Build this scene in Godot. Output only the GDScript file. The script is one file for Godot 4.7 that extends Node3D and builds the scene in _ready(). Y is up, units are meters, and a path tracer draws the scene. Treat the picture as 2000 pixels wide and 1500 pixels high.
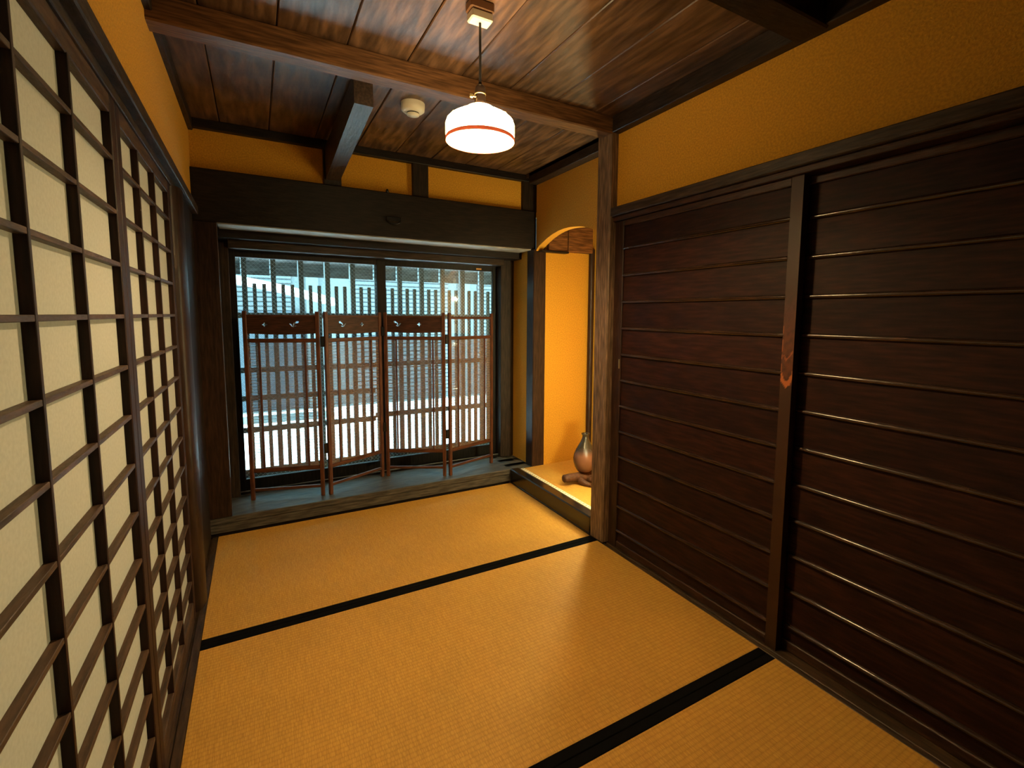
extends Node3D
# A small tatami room of an old townhouse: y up, metres. x = 0 and z = 0 lie under the camera, -z runs towards the window.

var T := {}
var M := {}
var taken := {}
var rng := RandomNumberGenerator.new()

const XL := -0.212      # left edge of the mats
const XR := 1.487       # right edge of the mats
const ZF := -2.86       # far edge of the mats
const CEIL := 2.08
const LEDGE := 0.095

# ---------------------------------------------------------------- mesh helpers
func new_st(smooth := false) -> SurfaceTool:
	var st := SurfaceTool.new()
	st.begin(Mesh.PRIMITIVE_TRIANGLES)
	st.set_smooth_group(0 if smooth else -1)
	return st

func tri(st: SurfaceTool, a: Vector3, b: Vector3, c: Vector3, out: Vector3) -> void:
	if (b - a).cross(c - a).dot(out) > 0.0:
		st.add_vertex(a); st.add_vertex(c); st.add_vertex(b)
	else:
		st.add_vertex(a); st.add_vertex(b); st.add_vertex(c)

func quad(st: SurfaceTool, a: Vector3, b: Vector3, c: Vector3, d: Vector3, out: Vector3) -> void:
	tri(st, a, b, c, out)
	tri(st, a, c, d, out)

func corner(lo: Vector3, hi: Vector3, s: Array, ax: int, c: float) -> Vector3:
	var p := Vector3()
	for i in 3:
		var edge: float = hi[i] if s[i] > 0 else lo[i]
		p[i] = edge if i == ax else edge - c * s[i]
	return p

# a box with chamfered edges
func bx(st: SurfaceTool, lo: Vector3, hi: Vector3, c := 0.002, X := Transform3D.IDENTITY) -> void:
	var d := hi - lo
	c = minf(c, 0.4 * minf(d.x, minf(d.y, d.z)))
	var mid := X * ((lo + hi) * 0.5)
	var F := func(p: Array) -> void:
		var q := []
		var m := Vector3()
		for v in p:
			q.append(X * v)
			m += q[-1]
		m = m / q.size() - mid
		if q.size() == 4: quad(st, q[0], q[1], q[2], q[3], m)
		else: tri(st, q[0], q[1], q[2], m)
	for ax in 3:
		var u := (ax + 1) % 3
		var v := (ax + 2) % 3
		for s in [-1, 1]:
			var pts := []
			for k in [[-1, -1], [1, -1], [1, 1], [-1, 1]]:
				var sg := [0, 0, 0]
				sg[ax] = s; sg[u] = k[0]; sg[v] = k[1]
				pts.append(corner(lo, hi, sg, ax, c))
			F.call(pts)
		if c > 0.0:
			for k in [[-1, -1], [1, -1], [1, 1], [-1, 1]]:
				var e0 := [0, 0, 0]
				e0[ax] = -1; e0[u] = k[0]; e0[v] = k[1]
				var e1 := e0.duplicate()
				e1[ax] = 1
				F.call([corner(lo, hi, e0, u, c), corner(lo, hi, e0, v, c), corner(lo, hi, e1, v, c), corner(lo, hi, e1, u, c)])
	if c > 0.0:
		for sx in [-1, 1]:
			for sy in [-1, 1]:
				for sz in [-1, 1]:
					var sg := [sx, sy, sz]
					F.call([corner(lo, hi, sg, 0, c), corner(lo, hi, sg, 1, c), corner(lo, hi, sg, 2, c)])

func box_mesh(lo: Vector3, hi: Vector3, c := 0.002) -> Mesh:
	var st := new_st()
	bx(st, lo, hi, c)
	return done(st)

func done(st: SurfaceTool) -> Mesh:
	st.generate_normals()
	return st.commit()

# a tube through points with a radius at each
func tube(st: SurfaceTool, pts: Array, rad: Array, n := 12, caps := true) -> void:
	var rings := []
	var up := Vector3(0.31, 0.87, 0.38)
	for i in pts.size():
		var a: Vector3 = pts[maxi(i - 1, 0)]
		var b: Vector3 = pts[mini(i + 1, pts.size() - 1)]
		var t := (b - a).normalized()
		var s := t.cross(up)
		if s.length() < 0.1: s = t.cross(Vector3.RIGHT)
		s = s.normalized()
		var w := s.cross(t).normalized()
		var r := []
		for k in n:
			var an := TAU * k / n
			r.append(pts[i] + (s * cos(an) + w * sin(an)) * rad[i])
		rings.append(r)
	for i in pts.size() - 1:
		for k in n:
			var j := (k + 1) % n
			var m: Vector3 = (rings[i][k] + rings[i][j] + rings[i + 1][j] + rings[i + 1][k]) * 0.25
			quad(st, rings[i][k], rings[i][j], rings[i + 1][j], rings[i + 1][k], m - (pts[i] + pts[i + 1]) * 0.5)
	if caps:
		for e in [0, pts.size() - 1]:
			var o: Vector3 = pts[e] - pts[1 if e == 0 else e - 1]
			for k in n:
				tri(st, pts[e], rings[e][k], rings[e][(k + 1) % n], o)

# a lathe round the y axis at c; profile runs (radius, height)
func lathe(st: SurfaceTool, prof: Array, c: Vector3, n := 32, cols: Array = []) -> void:
	for i in prof.size() - 1:
		for k in n:
			var a0 := TAU * k / n
			var a1 := TAU * (k + 1) / n
			var p := []
			for q in [[i, a0], [i, a1], [i + 1, a1], [i + 1, a0]]:
				var pr: Vector2 = prof[q[0]]
				p.append(c + Vector3(cos(q[1]) * pr.x, pr.y, sin(q[1]) * pr.x))
			var e: Vector2 = prof[i + 1] - prof[i]
			var am := (a0 + a1) * 0.5
			var out := Vector3(cos(am) * e.y, -e.x, sin(am) * e.y)
			if out.length() < 1e-9: continue
			var ids := [0, 1, 2, 0, 2, 3]
			if (p[1] - p[0]).cross(p[2] - p[0]).dot(out) + (p[2] - p[0]).cross(p[3] - p[0]).dot(out) > 0.0: ids = [0, 2, 1, 0, 3, 2]
			for t in [0, 3]:
				var A: Vector3 = p[ids[t]]
				var B: Vector3 = p[ids[t + 1]]
				var C: Vector3 = p[ids[t + 2]]
				if (B - A).cross(C - A).length() < 1e-12: continue
				for w in 3:
					if cols.size(): st.set_color(cols[i + (1 if ids[t + w] >= 2 else 0)])
					st.add_vertex(p[ids[t + w]])

# a flat outline in the plane of u and v, extruded from o along w
func prism(st: SurfaceTool, poly: PackedVector2Array, o: Vector3, u: Vector3, v: Vector3, w: Vector3) -> void:
	var idx := Geometry2D.triangulate_polygon(poly)
	for t in range(0, idx.size(), 3):
		var a := o + u * poly[idx[t]].x + v * poly[idx[t]].y
		var b := o + u * poly[idx[t + 1]].x + v * poly[idx[t + 1]].y
		var c := o + u * poly[idx[t + 2]].x + v * poly[idx[t + 2]].y
		tri(st, a, b, c, -w)
		tri(st, a + w, b + w, c + w, w)
	var ccw := not Geometry2D.is_polygon_clockwise(poly)
	for i in poly.size():
		var p := poly[i]
		var q := poly[(i + 1) % poly.size()]
		var nn := Vector2(q.y - p.y, p.x - q.x) * (1.0 if ccw else -1.0)
		var a := o + u * p.x + v * p.y
		var b := o + u * q.x + v * q.y
		quad(st, a, b, b + w, a + w, u * nn.x + v * nn.y)

# ---------------------------------------------------------------- scene helpers
func numbered(called: String) -> String:
	if not taken.has(called):
		taken[called] = 0
		return called
	taken[called] += 1
	return "%s_%03d" % [called, taken[called]]

func put(called: String, mesh: Mesh, m: Material, parent: Node = self, at := Vector3.ZERO) -> MeshInstance3D:
	var o := MeshInstance3D.new()
	o.mesh = mesh
	o.material_override = m
	o.name = numbered(called) if parent == self else called
	o.cast_shadow = GeometryInstance3D.SHADOW_CASTING_SETTING_ON
	parent.add_child(o, true)
	o.position = at
	return o

func block(called: String, lo: Vector3, hi: Vector3, m: Material, parent: Node = self, c := 0.002) -> MeshInstance3D:
	return put(called, box_mesh(lo, hi, c), m, parent)

func thing(called: String, label: String, category: String, at := Vector3.ZERO, turn := 0.0, group := "") -> Node3D:
	var o := Node3D.new()
	o.name = numbered(called)
	add_child(o, true)
	o.position = at
	o.rotation.y = turn
	tag(o, label, category, group)
	return o

func tag(o: Node, label: String, category := "", group := "", kind := "") -> void:
	if label: o.set_meta("label", label)
	if category: o.set_meta("category", category)
	if group: o.set_meta("group", group)
	if kind: o.set_meta("kind", kind)

func shell(called: String, label: String, category: String) -> Node3D:
	var o := thing(called, label, category)
	o.set_meta("kind", "structure")
	return o

# ---------------------------------------------------------------- materials
func noise_tex(freq: float, oct: int, lo: float, hi: float, sd: int, size := 512, kind := FastNoiseLite.TYPE_SIMPLEX_SMOOTH) -> NoiseTexture2D:
	var n := FastNoiseLite.new()
	n.noise_type = kind
	n.seed = sd
	n.frequency = freq
	n.fractal_octaves = oct
	var t := NoiseTexture2D.new()
	t.width = size
	t.height = size
	t.seamless = true
	t.noise = n
	var g := Gradient.new()
	g.set_color(0, Color(lo, lo, lo))
	g.set_color(1, Color(hi, hi, hi))
	t.color_ramp = g
	return t

func bump_tex(freq: float, oct: int, strength: float, sd: int, size := 512) -> NoiseTexture2D:
	var t := noise_tex(freq, oct, 0, 1, sd, size)
	t.color_ramp = null
	t.as_normal_map = true
	t.bump_strength = strength
	return t

func axis_scale(axis: int, along: float, across: float) -> Vector3:
	var s := Vector3(across, across, across)
	s[axis] = along
	return s

func wood(col: Color, axis: int, rough := 0.5, along := 0.9, across := 8.0, tex := "grain", relief := 0.25, world := true) -> StandardMaterial3D:
	var m := StandardMaterial3D.new()
	m.albedo_color = col
	m.albedo_texture = T[tex]
	m.roughness = rough
	m.metallic_specular = 0.35
	m.uv1_triplanar = true
	m.uv1_world_triplanar = world
	m.uv1_scale = axis_scale(axis, along, across)
	m.uv1_offset = Vector3(rng.randf(), rng.randf(), rng.randf())
	if relief > 0.0:
		m.normal_enabled = true
		m.normal_texture = T.grain_n
		m.normal_scale = relief
	return m

func plain(col: Color, rough := 0.6, metal := 0.0) -> StandardMaterial3D:
	var m := StandardMaterial3D.new()
	m.albedo_color = col
	m.roughness = rough
	m.metallic = metal
	return m

func lin(r: float, g: float, b: float) -> Color:
	return Color(r, g, b).linear_to_srgb()

func weave_images() -> void:
	# rush matting: ridges every 15 mm along z, rush stalks running along z; the tile is 0.24 m square
	var n := 960
	var rows := 16
	var alb := Image.create(n, n, false, Image.FORMAT_RGB8)
	var hgt := Image.create(n, n, false, Image.FORMAT_RGB8)
	var fn := FastNoiseLite.new()
	fn.seed = 11
	fn.frequency = 0.05
	var stalk := PackedFloat32Array()
	stalk.resize(rows * 192)
	for i in stalk.size(): stalk[i] = rng.randf()
	var da := PackedByteArray()
	var dh := PackedByteArray()
	da.resize(n * n * 3)
	dh.resize(n * n * 3)
	var k := 0
	for y in n:
		var fy := float(y) / n * rows
		var row := int(fy)
		var v := fy - row
		var ridge := sqrt(sin(PI * v))
		for x in n:
			var fx := (x + (row % 2) * 2.5) / 5.0
			var col := int(fx) % 192
			var u := fx - int(fx)
			var r := stalk[row * 192 + col]
			var h := ridge * (0.62 + 0.38 * sin(PI * u)) * (0.86 + 0.14 * r)
			var t := 0.88 + 0.12 * r - 0.10 * (1.0 - ridge)
			da[k] = int(clampf(t, 0, 1) * 255)
			da[k + 1] = int(clampf(t * (0.97 + 0.03 * r), 0, 1) * 255)
			da[k + 2] = int(clampf(t * (0.90 + 0.10 * r), 0, 1) * 255)
			var hb := int(clampf(h, 0, 1) * 255)
			dh[k] = hb
			dh[k + 1] = hb
			dh[k + 2] = hb
			k += 3
	alb.set_data(n, n, false, Image.FORMAT_RGB8, da)
	hgt.set_data(n, n, false, Image.FORMAT_RGB8, dh)
	hgt.convert(Image.FORMAT_RGBA8)
	hgt.bump_map_to_normal_map(3.0)
	T.weave = ImageTexture.create_from_image(alb)
	T.weave_n = ImageTexture.create_from_image(hgt)

func motif_image() -> void:
	# white cloth border with a row of small dark woven crests
	var im := Image.create(64, 64, false, Image.FORMAT_RGB8)
	im.fill(Color(0.86, 0.82, 0.70))
	for y in 64:
		for x in 64:
			var d := Vector2(x - 32, y - 32)
			var r := d.length()
			var petal := 13.0 + 5.0 * cos(4.0 * d.angle())
			if r < petal and r > 4.0: im.set_pixel(x, y, Color(0.10, 0.09, 0.07))
			if x < 5 or x > 58: im.set_pixel(x, y, Color(0.62, 0.56, 0.42))
	T.motif = ImageTexture.create_from_image(im)

func make_materials() -> void:
	T.grain = noise_tex(0.016, 5, 0.50, 1.0, 3)
	T.grain_n = bump_tex(0.02, 4, 6.0, 4)
	T.streak = noise_tex(0.010, 5, 0.42, 1.0, 8)
	T.sand = noise_tex(0.09, 4, 0.80, 1.0, 21)
	T.sand_n = bump_tex(0.16, 4, 5.0, 22)
	T.washi = noise_tex(0.05, 4, 0.93, 1.0, 24)
	T.gloss = noise_tex(0.012, 3, 0.80, 1.0, 31)
	T.rough = noise_tex(0.02, 4, 0.55, 1.0, 33)
	weave_images()
	motif_image()

	# plaster: ochre earth
	var p := plain(lin(0.66, 0.30, 0.014), 0.95)
	p.albedo_texture = T.sand
	p.uv1_triplanar = true
	p.uv1_world_triplanar = true
	p.uv1_scale = Vector3(2.2, 2.2, 2.2)
	p.normal_enabled = true
	p.normal_texture = T.sand_n
	p.normal_scale = 0.35
	M.plaster = p

	# dark stained timber, by direction of grain
	M.dark_x = wood(lin(0.018, 0.010, 0.0065), 0, 0.5)
	M.dark_y = wood(lin(0.030, 0.016, 0.009), 1, 0.5)
	M.dark_z = wood(lin(0.036, 0.021, 0.014), 2, 0.45)
	M.post_y = wood(lin(0.050, 0.023, 0.013), 1, 0.36)
	M.pillar_y = wood(lin(0.27, 0.160, 0.092), 1, 0.5)
	M.beam_x = wood(lin(0.22, 0.098, 0.036), 0, 0.45, 0.8, 11.0)
	M.stub_z = wood(lin(0.085, 0.05, 0.033), 2, 0.4)
	M.stub_z.metallic_specular = 0.5
	M.ledge_x = wood(lin(0.125, 0.108, 0.085), 0, 0.42)
	M.daylit_x = wood(lin(0.50, 0.46, 0.40), 0, 0.55, 0.9, 8.0, "grain", 0.1)  # pale tone carries the daylight under the great beam
	M.sill_z = wood(lin(0.085, 0.045, 0.022), 2, 0.5)
	M.nageshi_z = wood(lin(0.07, 0.042, 0.025), 2, 0.5)
	M.lacquer = plain(lin(0.008, 0.006, 0.005), 0.22)
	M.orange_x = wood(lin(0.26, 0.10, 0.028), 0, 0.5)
	var cb := []
	for i in 4:
		var f: float = [1.0, 0.82, 1.12, 0.92][i]
		var m := wood(lin(0.185 * f, 0.092 * f, 0.044 * f), 2, 0.34, 0.75, 5.5, "streak", 0.12)
		m.roughness_texture = T.gloss
		m.roughness = 0.40
		m.metallic_specular = 0.5
		cb.append(m)
	M.ceiling = cb
	# doors
	var dp := []
	for i in 3:
		var f: float = [1.0, 0.85, 1.15][i]
		var m := wood(lin(0.032 * f, 0.009 * f, 0.005 * f), 2, 0.55, 0.8, 7.0, "grain", 0.12)
		m.metallic_specular = 0.25
		dp.append(m)
	M.door_plank = dp
	M.door_frame = wood(lin(0.042, 0.016, 0.008), 1, 0.5)
	M.door_rail = wood(lin(0.062, 0.024, 0.011), 2, 0.5)
	M.batten = wood(lin(0.050, 0.022, 0.013), 2, 0.15, 0.8, 7.0, "grain", 0.05)
	M.batten.metallic_specular = 0.55
	# lattice doors with paper
	M.shoji_shaded_y = wood(lin(0.042, 0.014, 0.008), 1, 0.55)  # uprights: shade on their sides is put into this darker tone
	M.shoji_lit_z = wood(lin(0.115, 0.062, 0.038), 2, 0.5)  # cross bars and rails: light on their tops is put into this tone
	var pa := plain(lin(0.52, 0.52, 0.50), 0.9)
	pa.albedo_texture = T.washi
	pa.uv1_triplanar = true
	pa.uv1_scale = Vector3(4, 4, 4)
	pa.backlight_enabled = true
	pa.backlight = lin(0.80, 0.78, 0.70)
	M.paper = pa
	# matting
	var ta := plain(lin(0.62, 0.320, 0.056), 0.62)
	ta.albedo_texture = T.weave
	ta.normal_enabled = true
	ta.normal_texture = T.weave_n
	ta.normal_scale = 0.55
	ta.metallic_specular = 0.35
	ta.uv1_triplanar = true
	ta.uv1_world_triplanar = true
	ta.uv1_scale = Vector3(1, 1, 1) / 0.24
	ta.vertex_color_use_as_albedo = true
	M.rush = ta
	M.border = plain(lin(0.003, 0.0028, 0.003), 0.9)
	M.border.metallic_specular = 0.12
	var mo := plain(Color(1, 1, 1), 0.85)
	mo.albedo_texture = T.motif
	M.motif = mo
	# screen
	M.screen = wood(lin(0.17, 0.055, 0.022), 1, 0.45, 1.2, 14.0, "grain", 0.15, false)
	M.screen_x = wood(lin(0.16, 0.052, 0.021), 0, 0.45, 1.2, 14.0, "grain", 0.15, false)
	M.screen_board = wood(lin(0.085, 0.028, 0.014), 0, 0.5, 1.2, 10.0, "grain", 0.15, false)
	var rd := wood(lin(0.50, 0.28, 0.14), 0, 0.6, 2.0, 60.0, "grain", 0.0, false)
	rd.backlight_enabled = true
	rd.backlight = lin(0.30, 0.17, 0.08)
	M.reed = rd
	# window
	M.sash = wood(lin(0.016, 0.012, 0.010), 1, 0.4)
	M.jamb = wood(lin(0.052, 0.030, 0.018), 1, 0.45)
	M.head = wood(lin(0.052, 0.030, 0.018), 0, 0.4)
	var gl := plain(Color(0.80, 0.94, 0.96, 0.07), 0.03)
	gl.transparency = BaseMaterial3D.TRANSPARENCY_ALPHA
	M.glass = gl
	M.wire = plain(lin(0.42, 0.44, 0.44), 0.4, 0.4)
	M.track = plain(lin(0.5, 0.5, 0.48), 0.3, 0.8)
	M.sticker = plain(lin(0.7, 0.35, 0.1), 0.7)
	# small things
	M.iron = plain(lin(0.03, 0.03, 0.032), 0.25, 0.7)
	M.brass = plain(lin(0.55, 0.40, 0.18), 0.3, 0.9)
	M.bakelite = plain(lin(0.028, 0.016, 0.011), 0.3)
	M.cord = plain(lin(0.012, 0.008, 0.007), 0.8)
	M.plastic = plain(lin(0.74, 0.66, 0.52), 0.45)
	M.dark_slot = plain(lin(0.03, 0.025, 0.022), 0.8)
	# outside
	M.lattice_y = wood(lin(0.050, 0.052, 0.048), 1, 0.7)
	M.lattice_x = wood(lin(0.050, 0.052, 0.048), 0, 0.7)
	var eb := wood(lin(0.30, 0.36, 0.38), 0, 0.8)
	eb.backlight_enabled = true
	eb.backlight = lin(0.50, 0.52, 0.52)
	M.eave_board = eb
	M.asphalt = plain(lin(0.34, 0.34, 0.33), 0.9)
	M.asphalt.albedo_texture = T.sand
	M.asphalt.uv1_triplanar = true
	M.asphalt.uv1_world_triplanar = true
	M.facade = plain(lin(0.115, 0.12, 0.12), 0.85)
	M.shutter = plain(lin(0.085, 0.09, 0.095), 0.5)
	M.facade_dark = plain(lin(0.035, 0.044, 0.056), 0.7)
	M.awning = plain(lin(0.55, 0.55, 0.53), 0.6)

# ---------------------------------------------------------------- camera, light
func make_view() -> void:
	var cam := Camera3D.new()
	cam.name = "camera"
	var near := 0.05
	var f := 937.306      # focal length in pixels of the 2000 x 1500 frame; the photograph is a crop, its lens axis at (1030.9, 708.2)
	cam.projection = Camera3D.PROJECTION_FRUSTUM
	cam.keep_aspect = Camera3D.KEEP_HEIGHT
	cam.near = near
	cam.far = 200.0
	cam.size = near * 1500.0 / f
	cam.frustum_offset = Vector2((1000.0 - 1030.93) / f, -(750.0 - 708.2) / f) * near
	cam.basis = Basis(Vector3.UP, deg_to_rad(-29.5181)) * Basis(Vector3.RIGHT, deg_to_rad(-5.5673)) * Basis(Vector3.BACK, deg_to_rad(0.44665))
	cam.position = Vector3(0, 1.15, 0)
	add_child(cam)
	cam.current = true

	var env := Environment.new()
	env.background_mode = Environment.BG_COLOR
	env.background_color = lin(0.35, 0.83, 1.0)
	env.background_energy_multiplier = 20.0
	env.tonemap_mode = Environment.TONE_MAPPER_LINEAR
	env.tonemap_exposure = 1.0
	env.sdfgi_enabled = true
	env.ssao_enabled = true
	env.ssil_enabled = true
	# sun from behind the house: it lights the street and the houses opposite, not this room
	var sun := DirectionalLight3D.new()
	sun.name = "sun"
	sun.light_color = lin(0.70, 0.95, 1.0)
	sun.light_energy = 26.0
	sun.light_angular_distance = 0.6
	sun.shadow_enabled = true
	sun.rotation_degrees = Vector3(-80, 14, 0)
	add_child(sun)
	var we := WorldEnvironment.new()
	we.name = "environment"
	we.environment = env
	add_child(we)

const LAMP_COLOR := Color(1.0, 0.74, 0.36)
const SHADE_GLOW := 40.0
const LAMP_ENERGY := 1.15
const ALCOVE_COLOR := Color(1.0, 0.93, 0.50)
const NEXT_ROOM_ENERGY := 2.0
const ALCOVE_ENERGY := 0.76

func lamp_light(at: Vector3, energy: float, size: float, parent: Node, col := LAMP_COLOR) -> void:
	var l := OmniLight3D.new()
	l.name = "light"
	l.light_color = col.linear_to_srgb()
	l.light_energy = energy
	l.light_size = size
	l.omni_range = 8.0
	l.omni_attenuation = 2.0
	l.shadow_enabled = true
	parent.add_child(l, true)
	l.position = at

func glow(strength: float) -> StandardMaterial3D:
	var m := plain(Color(1, 0.95, 0.85), 0.6)
	m.emission_enabled = true
	m.emission = LAMP_COLOR.linear_to_srgb()
	m.emission_energy_multiplier = strength
	return m

# ---------------------------------------------------------------- the shell
func make_shell() -> void:
	var f := shell("floor", "dark wooden subfloor under the tatami mats", "floor")
	block("slab", Vector3(-1.5, -0.16, ZF), Vector3(2.3, -0.056, 1.25), M.sill_z, f, 0)
	block("slab", Vector3(-1.5, -0.16, -3.6), Vector3(2.3, -0.056, ZF), M.sill_z, f, 0)
	# boards of the corridor behind the paper doors
	block("next_room_floor", Vector3(-2.8, -0.12, -3.3), Vector3(-0.345, -0.005, 1.25), M.sill_z, f, 0)

	var c := shell("ceiling", "dark glossy plank ceiling with long joints running towards the window", "ceiling")
	var edges := [-0.30, -0.115, 0.098, 0.316, 0.528, 0.742, 0.956, 1.172, 1.388, 1.60]
	for i in edges.size() - 1:
		var up := 0.0012 * (i % 2)
		block("board", Vector3(edges[i] + 0.0014, CEIL + up, -2.98), Vector3(edges[i + 1] - 0.0014, CEIL + 0.014, 1.2), M.ceiling[(i * 3 + i / 2) % 4], c, 0.003)
	block("roof_deck", Vector3(-2.8, CEIL + 0.016, -3.30), Vector3(2.4, CEIL + 0.12, 1.25), M.dark_x, c, 0)
	block("alcove_board", Vector3(1.60, CEIL - 0.02, -2.95), Vector3(2.3, CEIL + 0.012, -1.8), M.ceiling[1], c, 0)

	# ---- left wall
	var wl := shell("wall_left", "ochre plaster strip above the paper lattice doors", "wall")
	block("plaster", Vector3(-0.31, 1.64, -2.90), Vector3(-0.245, CEIL, 1.2), M.plaster, wl, 0)
	block("end_panel", Vector3(-0.31, 0.0, -2.95), Vector3(-0.245, 1.65, -2.30), M.dark_y, wl, 0.001)
	block("next_room_wall", Vector3(-2.8, -0.1, -3.35), Vector3(-2.7, CEIL + 0.05, 1.28), M.plaster, wl, 0)
	block("next_room_end", Vector3(-2.8, -0.5, -3.35), Vector3(-0.26, CEIL + 0.05, -2.96), M.plaster, wl, 0)
	var t1 := shell("trim_1", "dark wooden rail running above the paper lattice doors", "rail")
	block("nageshi", Vector3(-0.262, 1.622, -2.84), Vector3(-0.2185, 1.661, 1.2), M.nageshi_z, t1, 0.003)
	block("kamoi", Vector3(-0.345, 1.600, -2.30), Vector3(-0.240, 1.626, 1.2), M.nageshi_z, t1, 0.002)
	var t2 := shell("trim_2", "dark ceiling edge strip above the ochre plaster over the paper doors", "trim")
	block("strip", Vector3(-0.30, 2.028, -2.90), Vector3(-0.226, CEIL + 0.001, 1.2), M.dark_z, t2, 0.003)
	var t3 := shell("trim_3", "grooved dark wooden sill under the paper lattice doors", "sill")
	block("tread", Vector3(-0.238, -0.055, ZF), Vector3(XL - 0.0015, -0.001, 1.2), M.sill_z, t3, 0.002)
	block("groove", Vector3(-0.285, -0.055, ZF), Vector3(-0.238, -0.008, 1.2), M.sill_z, t3, 0)
	block("ridge", Vector3(-0.30, -0.055, ZF), Vector3(-0.285, -0.001, 1.2), M.sill_z, t3, 0.001)
	block("rear_tread", Vector3(-0.346, -0.055, ZF), Vector3(-0.30, -0.008, 1.2), M.sill_z, t3, 0)
	# rounded post at the end of the paper doors
	var st := new_st(true)
	var ring := []
	for y in [0.0, 1.602]:
		var r := []
		for k in 17:
			var a := PI * k / 16.0
			r.append(Vector3(-0.262 + 0.046 * pow(sin(a), 0.7), y, -2.225 - 0.076 * cos(a)))
		ring.append(r)
	for k in 16:
		quad(st, ring[0][k], ring[0][k + 1], ring[1][k + 1], ring[1][k], Vector3(1, 0, 0))
	var t4 := put("trim_4", done(st), M.post_y)
	tag(t4, "polished round-faced wooden post at the window end of the paper doors", "post", "", "structure")

	# ---- right wall
	var wr := shell("wall_right", "ochre plaster wall above the dark battened doors", "wall")
	block("plaster", Vector3(1.53, 1.63, -1.85), Vector3(1.60, CEIL, 1.2), M.plaster, wr, 0)
	block("closet_back", Vector3(1.66, -0.1, -1.86), Vector3(1.72, CEIL + 0.05, 1.25), M.dark_y, wr, 0)
	block("closet_top", Vector3(1.59, 1.64, -1.86), Vector3(1.67, 1.70, 1.25), M.dark_y, wr, 0)
	var t5 := shell("trim_5", "dark wooden rail along the top of the battened doors", "rail")
	block("nageshi", Vector3(1.4875, 1.621, -1.845), Vector3(1.531, 1.662, 1.2), M.nageshi_z, t5, 0.003)
	block("kamoi", Vector3(1.506, 1.600, -1.845), Vector3(1.61, 1.622, 1.2), M.door_rail, t5, 0.002)
	var t6 := shell("trim_6", "dark ceiling edge strip above the ochre plaster over the battened doors", "trim")
	block("strip", Vector3(1.4875, 2.006, -1.845), Vector3(1.56, CEIL + 0.001, 1.2), M.dark_z, t6, 0.003)
	var t7 := shell("trim_7", "grooved dark wooden sill under the battened doors", "sill")
	block("tread", Vector3(XR + 0.0015, -0.055, -1.845), Vector3(1.503, 0.0, 1.2), M.sill_z, t7, 0.002)
	block("groove", Vector3(1.503, -0.055, -1.845), Vector3(1.512, -0.006, 1.2), M.sill_z, t7, 0)
	block("tread", Vector3(1.512, -0.055, -1.845), Vector3(1.66, 0.0, 1.2), M.sill_z, t7, 0.002)
	# square pillar between doors and alcove
	var t8 := put("trim_8", box_mesh(Vector3(XR, 0.0, -1.951), Vector3(1.592, CEIL, -1.847), 0.006), M.pillar_y)
	tag(t8, "square brown timber pillar between the battened doors and the alcove", "pillar", "", "structure")

	# ---- window wall
	var wb := shell("wall_back", "ochre plaster band between ceiling and the great dark beam", "wall")
	block("plaster", Vector3(-0.26, 1.83, -2.97), Vector3(1.75, CEIL, -2.90), M.plaster, wb, 0)
	block("short_post", Vector3(0.840, 1.85, -2.905), Vector3(0.934, 2.04, -2.872), M.dark_y, wb, 0.002)
	block("short_post", Vector3(0.352, 1.85, -2.905), Vector3(0.442, 2.04, -2.872), M.dark_y, wb, 0.002)
	block("short_post", Vector3(1.581, 1.85, -2.905), Vector3(1.700, 2.04, -2.872), M.dark_y, wb, 0.002)
	block("upper_wall", Vector3(-1.5, 1.60, -3.36), Vector3(2.4, CEIL + 0.1, -3.26), M.dark_x, wb, 0)
	block("lower_wall", Vector3(-1.5, -0.5, -3.36), Vector3(2.4, 0.08, -3.19), M.dark_x, wb, 0)
	block("side_wall", Vector3(-1.5, 0.0, -3.36), Vector3(-0.185, 1.62, -3.20), M.dark_y, wb, 0)
	block("side_wall", Vector3(1.66, 0.0, -3.36), Vector3(2.4, 1.62, -3.20), M.dark_y, wb, 0)
	block("reveal", Vector3(1.66, LEDGE, -3.20), Vector3(1.735, 1.60, -2.925), M.plaster, wb, 0)
	block("reveal", Vector3(-0.26, LEDGE, -3.20), Vector3(-0.186, 1.60, -2.90), M.dark_y, wb, 0)
	block("soffit", Vector3(-0.26, 1.5965, -3.26), Vector3(1.74, 1.64, -2.975), M.dark_x, wb, 0)
	var t9 := put("trim_9", box_mesh(Vector3(-0.30, 1.597, -2.985), Vector3(1.676, 1.849, -2.858), 0.006), M.dark_x)
	tag(t9, "great dark timber beam across the wall above the window", "beam", "", "structure")
	block("daylight_strip", Vector3(-0.146, 1.591, -3.028), Vector3(1.640, 1.598, -2.866), M.daylit_x, wb, 0.001)  # strip added to imitate daylight on the underside of the beam
	var t10 := shell("trim_10", "dark ceiling edge strip above the plaster over the window", "trim")
	block("strip", Vector3(-0.25, 2.038, -2.93), Vector3(1.75, CEIL + 0.001, -2.868), M.dark_x, t10, 0.003)
	var t11 := shell("trim_11", "dark upright board between paper doors and window", "board")
	block("board", Vector3(-0.30, LEDGE, -2.885), Vector3(-0.147, 1.597, -2.860), M.post_y, t11, 0.003)
	var t12 := shell("trim_12", "wooden window ledge on which the folding screen stands", "ledge")
	block("ledge_board", Vector3(-0.26, 0.060, -3.20), Vector3(1.655, LEDGE, -2.862), M.ledge_x, t12, 0.003)
	block("ledge_face", Vector3(-0.26, 0.012, -2.905), Vector3(1.49, 0.0605, -2.866), M.ledge_x, t12, 0.002)
	block("ledge_foot", Vector3(-0.26, -0.055, -2.905), Vector3(1.49, 0.0125, -2.875), M.dark_x, t12, 0.001)
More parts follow.
